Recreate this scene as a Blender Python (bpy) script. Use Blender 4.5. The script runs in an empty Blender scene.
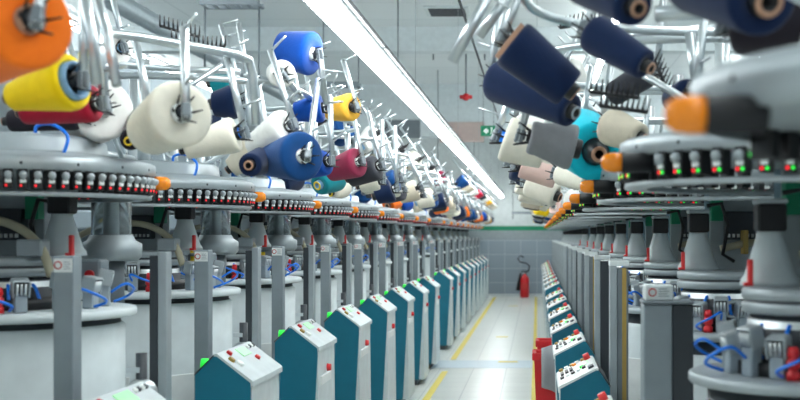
import bpy, math, random
from mathutils import Vector, Matrix
random.seed(7)
PI = math.pi
COL = bpy.context.scene.collection
V = Vector

# ------------------------------------------------------------------ camera
F, VX, VY, H = 1200.0, 537.0, 235.0, 1.58
def at(px, py, d):
    return V(((px - VX) * d / F, d, H - (py - VY) * d / F))
cam_d = bpy.data.cameras.new('camera')
cam_d.sensor_width = 36.0
cam_d.lens = F / 800.0 * 36.0
cam_d.shift_x = -(VX - 400) / 800.0
cam_d.shift_y = (VY - 200) / 800.0
cam_d.clip_start = 0.05
cam_d.dof.use_dof = True
cam_d.dof.focus_distance = 6.6
cam_d.dof.aperture_fstop = 3.3
cam = bpy.data.objects.new('camera', cam_d)
cam.location = (0, 0, H)
cam.rotation_euler = (PI / 2, 0, 0)
COL.objects.link(cam)
bpy.context.scene.camera = cam

# ------------------------------------------------------------------ materials
def lin(c):
    return tuple(((x / 255) / 12.92 if x / 255 <= 0.04045 else ((x / 255 + 0.055) / 1.055) ** 2.4) for x in c) + (1,)
MATS = {}
LAMP = 31
def mat(name, rgb, rough=0.5, metal=0.0, noise=0.06, scale=12, bump=0.0, emit=0.0, trans=0.0, spec=0.5):
    m = bpy.data.materials.new(name)
    m.use_nodes = True
    nt = m.node_tree
    b = nt.nodes['Principled BSDF']
    c = lin(rgb)
    b.inputs['Roughness'].default_value = rough
    b.inputs['Metallic'].default_value = metal
    b.inputs['Specular IOR Level'].default_value = spec
    tc = nt.nodes.new('ShaderNodeTexCoord')
    n = nt.nodes.new('ShaderNodeTexNoise')
    n.inputs['Scale'].default_value = scale
    n.inputs['Detail'].default_value = 4
    nt.links.new(tc.outputs['Object'], n.inputs['Vector'])
    r = nt.nodes.new('ShaderNodeValToRGB')
    r.color_ramp.elements[0].position = 0.3
    r.color_ramp.elements[1].position = 0.7
    r.color_ramp.elements[0].color = tuple(x * (1 - noise) for x in c[:3]) + (1,)
    r.color_ramp.elements[1].color = tuple(min(1, x * (1 + noise)) for x in c[:3]) + (1,)
    nt.links.new(n.outputs['Fac'], r.inputs['Fac'])
    nt.links.new(r.outputs['Color'], b.inputs['Base Color'])
    if bump:
        bp = nt.nodes.new('ShaderNodeBump')
        bp.inputs['Strength'].default_value = bump
        bp.inputs['Distance'].default_value = 0.004
        nt.links.new(n.outputs['Fac'], bp.inputs['Height'])
        nt.links.new(bp.outputs['Normal'], b.inputs['Normal'])
    if emit:
        b.inputs['Emission Color'].default_value = c
        b.inputs['Emission Strength'].default_value = emit
    if trans:
        b.inputs['Transmission Weight'].default_value = trans
        b.inputs['IOR'].default_value = 1.2
    MATS[name] = m
    return m
def yarn_mat(name, rgb):
    m = mat('yarn_' + name, rgb, rough=0.85, noise=0.05, scale=30, spec=0.15)
    nt = m.node_tree
    b = nt.nodes['Principled BSDF']
    b.inputs['Sheen Weight'].default_value = 0.15
    w = nt.nodes.new('ShaderNodeTexWave')
    w.wave_type = 'BANDS'
    w.bands_direction = 'X'
    w.inputs['Scale'].default_value = 90
    w.inputs['Distortion'].default_value = 1.2
    tc = [n for n in nt.nodes if n.type == 'TEX_COORD'][0]
    nt.links.new(tc.outputs['Object'], w.inputs['Vector'])
    bp = nt.nodes.new('ShaderNodeBump')
    bp.inputs['Strength'].default_value = 0.15
    bp.inputs['Distance'].default_value = 0.002
    nt.links.new(w.outputs['Fac'], bp.inputs['Height'])
    nt.links.new(bp.outputs['Normal'], b.inputs['Normal'])
    return m
mat('steel', (206, 212, 214), 0.32, 0.75)
mat('pipe', (200, 207, 210), 0.28, 0.85, 0.03)
mat('alu', (163, 172, 176), 0.42, 0.3)
mat('grey', (136, 146, 152), 0.5, 0.1)
mat('midgrey', (112, 121, 127), 0.5, 0.1)
mat('dark', (52, 58, 64), 0.5)
mat('black', (24, 25, 28), 0.45)
mat('white', (228, 232, 231), 0.45)
mat('offwhite', (212, 219, 219), 0.5)
mat('housing_grey', (204, 213, 215), 0.5)
mat('wall_grey', (142, 154, 161), 0.7)
mat('panel_grey', (146, 158, 166), 0.55)
mat('panel_blue', (138, 162, 178), 0.3)
mat('teal', (10, 108, 132), 0.42)
mat('bluetube', (10, 118, 228), 0.3)
mat('red', (205, 28, 36), 0.4)
mat('redlight', (235, 60, 60), 0.4)
mat('yellow', (240, 205, 40), 0.5)
mat('ochre', (168, 140, 70), 0.5)
mat('hose', (178, 172, 146), 0.5)
mat('orange', (245, 140, 22), 0.25)
mat('tan', (176, 134, 108), 0.6)
mat('paleblue', (126, 170, 205), 0.4)
mat('glass', (225, 235, 238), 0.08, 0, trans=0.9)
mat('led_red', (255, 30, 40), 0.4, emit=1.0)
mat('led_green', (40, 235, 70), 0.4, emit=1.0)
mat('led_white', (240, 245, 240), 0.4, emit=0.15)
mat('screen', (160, 225, 170), 0.3, emit=0.25)
mat('lamp', (250, 255, 255), 0.4, emit=LAMP)
mat('sign_green', (0, 130, 90), 0.4, emit=0.25)
mat('sign_white', (240, 250, 245), 0.4, emit=0.5)
mat('duct', (158, 170, 176), 0.4, 0.5)
mat('brick_red', (190, 45, 45), 0.5)
mat('greycloth', (150, 152, 156), 0.9, bump=0.3)
mat('stone', (150, 160, 164), 0.6)
mat('rubber', (40, 40, 42), 0.7)
mat('stripe', (188, 203, 212), 0.4)
mat('line_yellow', (222, 200, 70), 0.5)
mat('green_paint', (10, 140, 100), 0.5)
mat('ceil_grey', (208, 217, 219), 0.7)
mat('rust', (188, 168, 162), 0.7)

YC = dict(cream=(226, 221, 206), white=(232, 231, 226), beige=(212, 202, 182), orange=(255, 120, 28), yellow=(252, 212, 14),
          crimson=(165, 18, 48), black=(38, 34, 42), navy=(18, 36, 70), blue=(12, 66, 122), azure=(6, 70, 158), burgundy=(140, 42, 72),
          charcoal=(58, 60, 68), ochre=(238, 178, 60), turquoise=(18, 190, 212), grey=(128, 130, 134), pink=(214, 182, 172), red=(190, 30, 60), teal=(20, 130, 140))
for k_, c_ in YC.items():
    yarn_mat(k_, c_)

# ------------------------------------------------------------------ mesh builder
class MB:
    def __init__(s):
        s.v = []; s.f = []; s.m = []; s.sm = []; s.mats = []
    def mi(s, name):
        if name not in s.mats: s.mats.append(name)
        return s.mats.index(name)
    def add(s, vs, fs, m, smooth=False, M=None):
        o = len(s.v)
        for p in vs:
            p = V(p)
            s.v.append(M @ p if M else p)
        k = s.mi(m)
        for f in fs:
            s.f.append([i + o for i in f]); s.m.append(k); s.sm.append(smooth)
        return s
    def box(s, x0, x1, y0, y1, z0, z1, m, b=0.0, M=None):
        if b <= 0:
            vs = [(x, y, z) for x in (x0, x1) for y in (y0, y1) for z in (z0, z1)]
            fs = [(0, 1, 3, 2), (4, 6, 7, 5), (0, 4, 5, 1), (2, 3, 7, 6), (0, 2, 6, 4), (1, 5, 7, 3)]
            return s.add(vs, fs, m, False, M)
        c = V(((x0 + x1) / 2, (y0 + y1) / 2, (z0 + z1) / 2))
        h = ((x1 - x0) / 2, (y1 - y0) / 2, (z1 - z0) / 2)
        b = min(b, min(h) * 0.95)
        vs = []; idx = {}
        for sx in (-1, 1):
            for sy in (-1, 1):
                for sz in (-1, 1):
                    for ax in range(3):
                        p = [sx * (h[0] - b), sy * (h[1] - b), sz * (h[2] - b)]
                        p[ax] = (sx, sy, sz)[ax] * h[ax]
                        idx[(sx, sy, sz, ax)] = len(vs)
                        vs.append(c + V(p))
        fs = []
        def g(sg, ax): return idx[(sg[0], sg[1], sg[2], ax)]
        for ax in range(3):
            o1, o2 = (ax + 1) % 3, (ax + 2) % 3
            for sg in (-1, 1):
                q = []
                for a, d in ((-1, -1), (1, -1), (1, 1), (-1, 1)):
                    t = [0, 0, 0]; t[ax] = sg; t[o1] = a; t[o2] = d
                    q.append(g(t, ax))
                fs.append(q if sg > 0 else q[::-1])
            for a in (-1, 1):
                for d in (-1, 1):
                    t0 = [0, 0, 0]; t1 = [0, 0, 0]
                    t0[o1] = t1[o1] = a; t0[o2] = t1[o2] = d; t0[ax] = -1; t1[ax] = 1
                    q = [g(t0, o1), g(t1, o1), g(t1, o2), g(t0, o2)]
                    fs.append(q if a * d < 0 else q[::-1])
        for sx in (-1, 1):
            for sy in (-1, 1):
                for sz in (-1, 1):
                    q = [idx[(sx, sy, sz, a)] for a in range(3)]
                    fs.append(q if sx * sy * sz > 0 else q[::-1])
        return s.add(vs, fs, m, False, M)
    def lathe(s, prof, m, n=24, M=None, smooth=True, capa=True, capb=True):
        """prof: [(r, z)...] turned about local Z; a (r, z, mat) entry colours the band that ends there."""
        vs = []
        for p in prof:
            for i in range(n):
                a = 2 * PI * i / n
                vs.append((p[0] * math.cos(a), p[0] * math.sin(a), p[1]))
        o = len(s.v)
        for p in vs:
            p = V(p); s.v.append(M @ p if M else p)
        for j in range(len(prof) - 1):
            mm = s.mi(prof[j + 1][2] if len(prof[j + 1]) > 2 else m)
            for i in range(n):
                i2 = (i + 1) % n
                s.f.append([o + j * n + i, o + j * n + i2, o + (j + 1) * n + i2, o + (j + 1) * n + i]); s.m.append(mm); s.sm.append(smooth)
        if capa and prof[0][0] > 1e-5:
            s.f.append([o + i for i in range(n)][::-1]); s.m.append(s.mi(m)); s.sm.append(False)
        if capb and prof[-1][0] > 1e-5:
            s.f.append([o + (len(prof) - 1) * n + i for i in range(n)]); s.m.append(s.mi(prof[-1][2] if len(prof[-1]) > 2 else m)); s.sm.append(False)
        return s
    def cyl(s, p0, p1, r0, r1, m, n=12, smooth=True):
        p0 = V(p0); p1 = V(p1); d = p1 - p0
        return s.lathe([(r0, 0), (r1, d.length)], m, n, frame(p0, d), smooth)
    def tube(s, pts, r, m, n=8, closed=False):
        pts = [V(p) for p in pts]; N = len(pts); vs = []; up = None
        for i, p in enumerate(pts):
            a = pts[(i - 1) % N] if (closed or i > 0) else p
            b = pts[(i + 1) % N] if (closed or i < N - 1) else p
            t = (b - a).normalized()
            if up is None:
                up = V((0, 0, 1)) if abs(t.z) < 0.9 else V((1, 0, 0))
            x = t.cross(up).normalized(); y = x.cross(t).normalized(); up = y
            for k in range(n):
                a_ = 2 * PI * k / n
                vs.append(p + (x * math.cos(a_) + y * math.sin(a_)) * r)
        fs = []
        for i in range(N if closed else N - 1):
            j = (i + 1) % N
            for k in range(n):
                k2 = (k + 1) % n
                fs.append([i * n + k, i * n + k2, j * n + k2, j * n + k])
        if not closed:
            fs.append(list(range(n))[::-1]); fs.append([(N - 1) * n + k for k in range(n)])
        return s.add(vs, fs, m, True)
    def ball(s, c, r, m, n=12, sq=(1, 1, 1)):
        R = [(r * math.sin(PI * i / 8), -r * math.cos(PI * i / 8)) for i in range(9)]
        R[0] = (1e-6, -r); R[-1] = (1e-6, r)
        return s.lathe(R, m, n, Matrix.Translation(V(c)) @ Matrix.Diagonal((sq[0], sq[1], sq[2], 1)))
    def prism(s, poly, y0, y1, m, M=None):
        """poly in x,z extruded along y"""
        n = len(poly)
        vs = [(p[0], y0, p[1]) for p in poly] + [(p[0], y1, p[1]) for p in poly]
        fs = [list(range(n)), [n + i for i in range(n)][::-1]]
        fs += [[i, n + i, n + (i + 1) % n, (i + 1) % n] for i in range(n)]
        return s.add(vs, fs, m, False, M)
    def build(s, name, parent=None, loc=None, label=None):
        me = bpy.data.meshes.new(name)
        me.from_pydata([tuple(p) for p in s.v], [], s.f)
        for x in s.mats: me.materials.append(MATS[x])
        me.polygons.foreach_set('material_index', s.m)
        me.polygons.foreach_set('use_smooth', s.sm)
        import bmesh
        b = bmesh.new(); b.from_mesh(me)
        bmesh.ops.recalc_face_normals(b, faces=b.faces)
        b.to_mesh(me); b.free()
        me.update()
        o = bpy.data.objects.new(name, me)
        COL.objects.link(o)
        if parent: o.parent = parent
        if loc: o.location = loc
        if label: o['label'] = label
        return o
def frame(o, d, xh=None):
    z = V(d).normalized()
    h = V(xh) if xh else (V((0, 0, 1)) if abs(z.z) < 0.95 else V((1, 0, 0)))
    x = h.cross(z).normalized(); y = z.cross(x)
    M = Matrix((x, y, z)).transposed().to_4x4()
    M.translation = V(o)
    return M
def tag(o, label, cat, group=None, kind=None):
    if label: o['label'] = label
    if cat: o['category'] = cat
    if group: o['group'] = group
    if kind: o['kind'] = kind
    return o
def empty(name, loc):
    o = bpy.data.objects.new(name, None)
    o.empty_display_size = 0.1
    o.location = loc
    COL.objects.link(o)
    return o
def struct(o):
    o['kind'] = 'structure'
    return o
def kids(o): return CH.get(o.name, [])
CH = {}
def index_children():
    CH.clear()
    for o in COL.objects:
        if o.parent: CH.setdefault(o.parent.name, []).append(o)
def copy_tree(o, parent=None):
    c = o.copy(); COL.objects.link(c)
    if parent: c.parent = parent
    for ch in kids(o): copy_tree(ch, c)
    return c
ORD = 'first second third fourth fifth sixth seventh eighth ninth tenth eleventh twelfth thirteenth fourteenth fifteenth sixteenth seventeenth eighteenth nineteenth twentieth'.split()

# ------------------------------------------------------------------ setting
WALL = 30.8; CEIL = 4.6; XL = -7.0; XR = 5.2; YB = -5.0
def tile_mat(name, rgb, mortar, w, h, ms, rough=0.3, vertical=False):
    m = mat(name, rgb, rough)
    nt = m.node_tree; b = nt.nodes['Principled BSDF']
    br = nt.nodes.new('ShaderNodeTexBrick')
    br.offset = 0.0
    br.inputs['Scale'].default_value = 1.0
    br.inputs['Brick Width'].default_value = w
    br.inputs['Row Height'].default_value = h
    br.inputs['Mortar Size'].default_value = ms
    br.inputs['Mortar Smooth'].default_value = 0.3
    br.inputs['Color1'].default_value = lin(rgb)
    br.inputs['Color2'].default_value = lin(tuple(x - 5 for x in rgb))
    br.inputs['Mortar'].default_value = lin(mortar)
    tc = [n for n in nt.nodes if n.type == 'TEX_COORD'][0]
    if vertical:
        sp = nt.nodes.new('ShaderNodeSeparateXYZ'); cb = nt.nodes.new('ShaderNodeCombineXYZ')
        nt.links.new(tc.outputs['Object'], sp.inputs[0])
        nt.links.new(sp.outputs['X'], cb.inputs['X']); nt.links.new(sp.outputs['Z'], cb.inputs['Y'])
        nt.links.new(cb.outputs[0], br.inputs['Vector'])
    else:
        nt.links.new(tc.outputs['Object'], br.inputs['Vector'])
    nt.links.new(br.outputs['Color'], b.inputs['Base Color'])
    return m
tile_mat('floor_tile', (224, 227, 222), (186, 190, 188), 0.39, 0.39, 0.007, 0.28)
tile_mat('wall_tile', (146, 160, 170), (178, 189, 196), 0.415, 0.36, 0.008, 0.35, True)
tile_mat('ceil_panel', (222, 229, 230), (196, 205, 207), 2.4, 1.2, 0.012, 0.8)

fl = struct(MB().box(XL, XR, YB, WALL + 0.3, -0.1, 0, 'floor_tile').build('floor'))
fl.location.x = -0.36
MB().box(-1.1, -1.03, YB, 13.9, 0.0005, 0.003, 'line_yellow').box(-1.1, -1.03, 15.2, WALL - .4, 0.0005, 0.003, 'line_yellow').build('floor_line', fl, (0.36, 0, 0), 'yellow floor line along left side of aisle')
MB().box(-0.055, 0.0, YB, WALL - .4, 0.0005, 0.003, 'line_yellow').build('floor_line', fl, (0.36, 0, 0), 'yellow floor line along right side of aisle')
MB().box(-1.6, -0.056, 14.25, 15.1, 0.0005, 0.002, 'stripe').build('floor_band', fl, (0.36, 0, 0), 'pale blue band across the aisle')
for px, py, w in ((502, 337, .1), (513, 306, .12), (508, 362, .16)):
    d = H * F / (py - VY); p = at(px, py, d)
    MB().box(p.x - w / 2 - .04, p.x + w / 2 + .04, d - .07, d + .07, 0.0025, 0.004, 'line_yellow').build('floor_dash', fl, (0.36, 0, 0), 'short yellow floor mark in the aisle')
struct(MB().box(XL, XR, YB, WALL + 0.3, CEIL, CEIL + 0.1, 'ceil_panel').build('ceiling'))
wb = MB().box(XL, XR, WALL, WALL + .2, 0, 1.46, 'wall_tile').box(XL, XR, WALL, WALL + .2, 1.46, 1.71, 'stone').box(XL, XR, WALL, WALL + .2, 1.71, CEIL, 'offwhite')
struct(wb.build('wall_back'))
struct(MB().box(XL, XR, WALL - .012, WALL - .001, 1.70, 1.81, 'green_paint').build('trim_1'))
struct(MB().box(XL, XR, WALL - .04, WALL - .001, 0, 0.07, 'offwhite').build('baseboard_back'))
struct(MB().box(XL - .2, XL, YB, WALL, 0, CEIL, 'wall_grey').build('wall_left'))
struct(MB().box(XR, XR + .2, YB, WALL, 0, CEIL, 'wall_grey').build('wall_right'))
# ceiling drops and beams
struct(MB().box(XL, XR, 24.0, 24.4, 3.55, CEIL, 'ceil_grey').build('trim_2'))
struct(MB().box(XL, XR, 17.4, 17.7, 4.25, CEIL, 'ceil_grey').build('trim_3'))
struct(MB().box(-1.9, -0.45, 11.0, 13.6, 4.28, CEIL, 'ceil_grey').build('trim_4'))

a = at(440, 142, 23.95); b = at(484, 122, 23.95)
struct(MB().box(a.x, b.x, 23.94, 23.99, a.z, b.z, 'rust').build('trim_6'))
a = at(385, 138, 23.95); b = at(420, 120, 23.95)
struct(MB().box(a.x, b.x, 23.94, 23.99, a.z, b.z, 'midgrey').build('trim_7'))
# extra ceiling services
t = MB()
ys = [2 + i * 0.09 for i in range(320)]
t.lathe([(0.092 if i % 2 else 0.085, y - 2) for i, y in enumerate(ys)], 'duct', 16, frame((-3.65, 2, 3.6), (0, 1, 0)))
tag(t.build('air_duct'), 'silver ribbed round air duct under the ceiling above the left row', 'duct')
t = MB().cyl((-0.62, 3, 3.45), (-0.62, 30.7, 3.45), .012, .012, 'dark', 8)
tag(t.build('conduit_pipe'), 'thin dark conduit running under the ceiling beside the aisle light', 'pipe')

def trapeze(px0, px1, py, pyb, d, label):
    a = at(px0, py, d); b = at(px1, py, d)
    o = empty('cable_tray', (a.x, d, a.z))
    w = b.x - a.x
    m = MB().box(0, w, -.15, -.13, 0, .06, 'grey').box(0, w, .13, .15, 0, .06, 'grey')
    n = int(w / .12)
    for i in range(n + 1):
        m.box(i * w / n - .012 if i else 0, i * w / n + .012, -.13, .13, 0.005, .02, 'grey')
    m.build('ladder_tray', o)
    h2 = CEIL - a.z
    for x in (.02, w - .02):
        MB().cyl((x, 0, .02), (x, 0, h2), .008, .008, 'midgrey', 8).build('hanger_rod', o)
        zb = (H - (pyb - VY) * d / F) - a.z
        MB().cyl((x, 0, 0), (x, 0, zb), .012, .012, 'midgrey', 8).build('drop_rod', o)
    tag(o, label, 'cable tray', 'hanging cable trays')
trapeze(203, 261, 7, 88, 13.0, 'grey ladder cable tray hanging at upper left behind the white cone')
trapeze(322, 360, 87, 112, 17.0, 'small grey cable tray hanging beyond the upper blue yarn cone')
trapeze(432, 486, 52, 60, 19.0, 'grey cable tray hanging under ceiling, left of the navy cones')
trapeze(512, 536, 214, 219, 29.5, 'tiny grey tray hanging before the far white wall')

for px, y0, y1, d in ((438, 25, 176, 22.0), (398, 0, 72, 15.0), (474, 100, 185, 25.5)):
    p = at(px, y1, d)
    z1 = CEIL - p.z
    m = MB().cyl((0, 0, 0), (0, 0, z1), .009, .009, 'midgrey', 8)
    o = empty('hanging_rod', p)
    m.build('rod', o)
    MB().box(-.07, .07, -.05, .05, -.08, .0, 'midgrey', .01).build('junction_box', o)
    lab = {438: 'thin rod with junction box hanging near middle of far ceiling', 398: 'rod with grey junction box hanging right of the aisle light, nearest of such rods',
           474: 'thin rod with grey box hanging just left of the exit sign'}[px]
    tag(o, lab, 'hanging rod')
# air vent
p = at(447, 12, 17.0)
o = empty('air_vent', (p.x, 17.0 - .35, 4.25))
o.location = (-1.2, 16.1, 4.6)
m = MB().box(-.3, .3, -.3, .3, -.03, 0, 'ceil_grey', .005)
m.build('vent_frame', o)
for i in range(6):
    MB().box(-.24, .24, -.25 + i * .09, -.20 + i * .09, -.045, -.03, 'dark').build('vent_slat', o)
tag(o, 'square ceiling air vent with dark slats, left of the navy cones', 'vent')
# exit sign
p = at(488.5, 131, 23.0)
o = empty('exit_sign', p)
MB().box(-.15, .15, -.02, .02, -.1, .1, 'sign_green', .004).build('sign_panel', o)
m = MB()
m.prism([(-.10, 0), (-.03, .06), (-.03, .025), (.0, .025), (.0, -.025), (-.03, -.025), (-.03, -.06)], -.026, -.021, 'sign_white')
m.box(.05, .07, -.026, -.021, -.02, .03, 'sign_white').box(.045, .075, -.026, -.021, .038, .065, 'sign_white')
m.prism([(.055, -.02), (.03, -.07), (.042, -.07), (.065, -.02)], -.026, -.021, 'sign_white')
m.prism([(.055, -.02), (.09, -.06), (.1, -.055), (.07, -.02)], -.026, -.021, 'sign_white')
m.build('pictogram', o)
m = MB().cyl((-.1, 0, .1), (-.1, 0, CEIL - p.z), .006, .006, 'midgrey', 6).cyl((.1, 0, .1), (.1, 0, CEIL - p.z), .006, .006, 'midgrey', 6)
m.build('hanger', o)
tag(o, 'green emergency exit sign with white arrow hanging beside the cream cone', 'exit sign')
# red valve thing
p = at(466, 97, 19.0)
o = empty('sprinkler_valve', p)
MB().ball((0, 0, 0), .06, 'red').cyl((-.1, 0, 0), (.1, 0, 0), .03, .03, 'red', 10).build('valve_body', o)
m = MB().cyl((0, 0, .05), (0, 0, CEIL - p.z), .012, .012, 'midgrey', 8)
m.build('drop_pipe', o)
tag(o, 'red valve hanging from the ceiling left of the navy yarn cones', 'valve')

# lights: aisle row, right row, and added fill rows at left and by the walls
def light(x, y, z, L, label, group):
    o = empty('linear_light', (x, y, z))
    MB().box(-.035, .035, 0, L, .045, .085, 'white', .008).build('housing', o)
    MB().box(-.046, .046, .012, L - .012, -.02, .044, 'lamp', .012).build('diffuser', o)
    for yy in ((L / 2,) if z > 4 or int(y * 10) % 3 == 0 else ()):
        MB().cyl((0, yy, .085), (0, yy, CEIL - z), .0022, .0022, 'alu', 6).build('suspension_wire', o)
    MB().box(.068, .085, 0, L, .05, .07, 'dark').build('cable', o)
    tag(o, label, 'ceiling light', group)
for i in range(17):
    light(-0.9, 3.3 + i * 1.6, 2.54, 1.56, 'white linear light, %s from the camera in the bright row above the aisle' % ORD[i], 'linear lights above the aisle')
for i in range(4):
    light(-4.4, -3.5 + i * 4.2, 4.4, 3.9, 'added fill light, %s from the camera high over the left row' % ORD[i], 'added fill lights over the left rows')  # fill lamps kept above the view, added to brighten the hall
for i in range(7):
    light(1.0, -3.5 + i * 4.6, 4.3, 4.3, 'white linear light, %s from the camera high over the right row' % ORD[i], 'linear lights over the right row')
    light(3.6, -3.5 + i * 4.6, 4.4, 4.3, 'added fill light, %s from the camera near the right wall' % ORD[i], 'added fill lights near the right wall')  # added fill row beyond the right machines, only for more light
    light(-6.3, -3.5 + i * 4.6, 4.4, 4.3, 'added fill light, %s from the camera near the left wall' % ORD[i], 'added fill lights near the left wall')  # added fill row, hidden behind the left creels

# ------------------------------------------------------------------ fire extinguisher
p = at(524.5, 297, 30.3)
o = empty('fire_extinguisher', (p.x, 30.3, 0))
MB().lathe([(.10, 0), (.115, .02), (.115, .46), (.09, .53), (.04, .56), (.04, .6)], 'red', 20).build('cylinder', o)
MB().box(-.03, .03, -.03, .03, .6, .64, 'steel', .005).box(-.11, .04, -.015, .015, .64, .66, 'black', .004).box(-.09, .03, -.015, .015, .685, .70, 'black', .004).build('valve', o)
m = MB().tube([(0, -.03, .63), (.1, -.04, .68), (.13, -.05, .8), (.05, -.06, .87), (-.1, -.06, .9), (-.17, -.06, .98), (-.1, -.06, 1.06), (-.02, -.06, 1.02)], .018, 'black', 8)
m.build('hose', o)
MB().cyl((-.16, -.05, .18), (-.10, -.05, .62), .06, .025, 'black', 12).build('horn', o)
MB().box(-.08, .08, -.118, -.112, .2, .38, 'brick_red').build('label_plate', o)
tag(o, 'red fire extinguisher with black hose against the grey tiled far wall', 'fire extinguisher')

# ------------------------------------------------------------------ red bins
def bin_(px0, py, d, w, label, cloth):
    a = at(px0, py, d)
    o = empty('red_bin', (a.x + w / 2, d, 0))
    h = a.z; W = w / 2; b = W * .78
    m = MB()
    def ring(z, r): return [(-r, -r, z), (r, -r, z), (r, r, z), (-r, r, z)]
    vs = ring(0, b) + ring(h, W) + ring(h, W - .015) + ring(.02, b - .015)
    fs = [(3, 2, 1, 0)] + [(i, (i + 1) % 4, 4 + (i + 1) % 4, 4 + i) for i in range(4)] + [(4 + i, 4 + (i + 1) % 4, 8 + (i + 1) % 4, 8 + i) for i in range(4)] \
        + [(8 + i, 8 + (i + 1) % 4, 12 + (i + 1) % 4, 12 + i) for i in range(4)] + [(12, 13, 14, 15)]
    m.add(vs, fs, 'red').build('tub', o)
    r = MB(); e = W + .012
    r.box(-e, e, -e, -W + .004, h - .045, h + .006, 'red', .005).box(-e, e, W - .004, e, h - .045, h + .006, 'red', .005)
    r.box(-e, -W + .004, -W, W, h - .045, h + .006, 'red', .005).box(W - .004, e, -W, W, h - .045, h + .006, 'red', .005)
    r.build('rim', o)
    tag(o, label, 'bin', 'red bins')
    return o
bin_(534, 352, 8.3, .27, 'red plastic bin at right of aisle with grey cloth hanging over it', True)
bin_(537, 340, 9.8, .24, 'red plastic bin standing behind the bin with the grey cloth', False)
# grey cloth draped over the nearer rim
a = at(534, 352, 8.3)
m = MB(); N = 10
vs = []; fs = []
for i in range(N + 1):
    for j in range(N + 1):
        u = i / N; v = j / N
        x = a.x + .05 + u * .24
        y = 8.3 - .135 - .02 - .035 * math.sin(v * PI) - .012 * math.sin(u * 17)
        z = a.z + .03 - v * (.36 - .16 * abs(u - .65)) + .03 * math.sin(u * PI)
        if j == 0: y += .09; z += .0
        if j == 1: y += .03; z += .035
        vs.append((x, y, z))
for i in range(N):
    for j in range(N):
        q = i * (N + 1) + j
        fs.append((q, q + 1, q + N + 2, q + N + 1))
m.add(vs, fs, 'greycloth', True)
o = m.build('hanging_cloth')
o.modifiers.new('thick', 'SOLIDIFY').thickness = .006
tag(o, 'crumpled grey cloth hanging over the front of the nearer red bin', 'cloth')

# ------------------------------------------------------------------ machines
SX = .78; SY = .70
def creel_pt(t, z, kx=SX, ky=SY, e=.75):
    c, s_ = math.cos(t), math.sin(t)
    return V((kx * math.copysign(abs(c) ** e, c), ky * math.copysign(abs(s_) ** e, s_), z))

def feeder_mb(m, s, M, left):
    """a yarn feeder on the rim: local +x outward, origin on rim"""
    m.box(-.035, .012, -.014, .014, -.064, .0, 'black', .003, M)
    m.box(.0, .017, -.010, .010, -.046, -.034, 'white', .002, M)
    m.lathe([(1e-5, .022), (.007, .022), (.0115, .017), (.0125, .007), (.009, .001), (.006, -.012)], 'alu', 10, M @ Matrix.Translation((.012, 0, -.03)) @ Matrix.Rotation(.5, 4, 'Y'))
    lr = .0042 if left else .0052
    m.cyl(M @ V((.008, -.006, -.054)), M @ V((.0145, -.006, -.054)), lr, lr * .9, 'led_red', 8)
    if not left:
        m.cyl(M @ V((.008, .007, -.054)), M @ V((.0145, .007, -.054)), .0052, .0045, 'led_green', 8)

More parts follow.
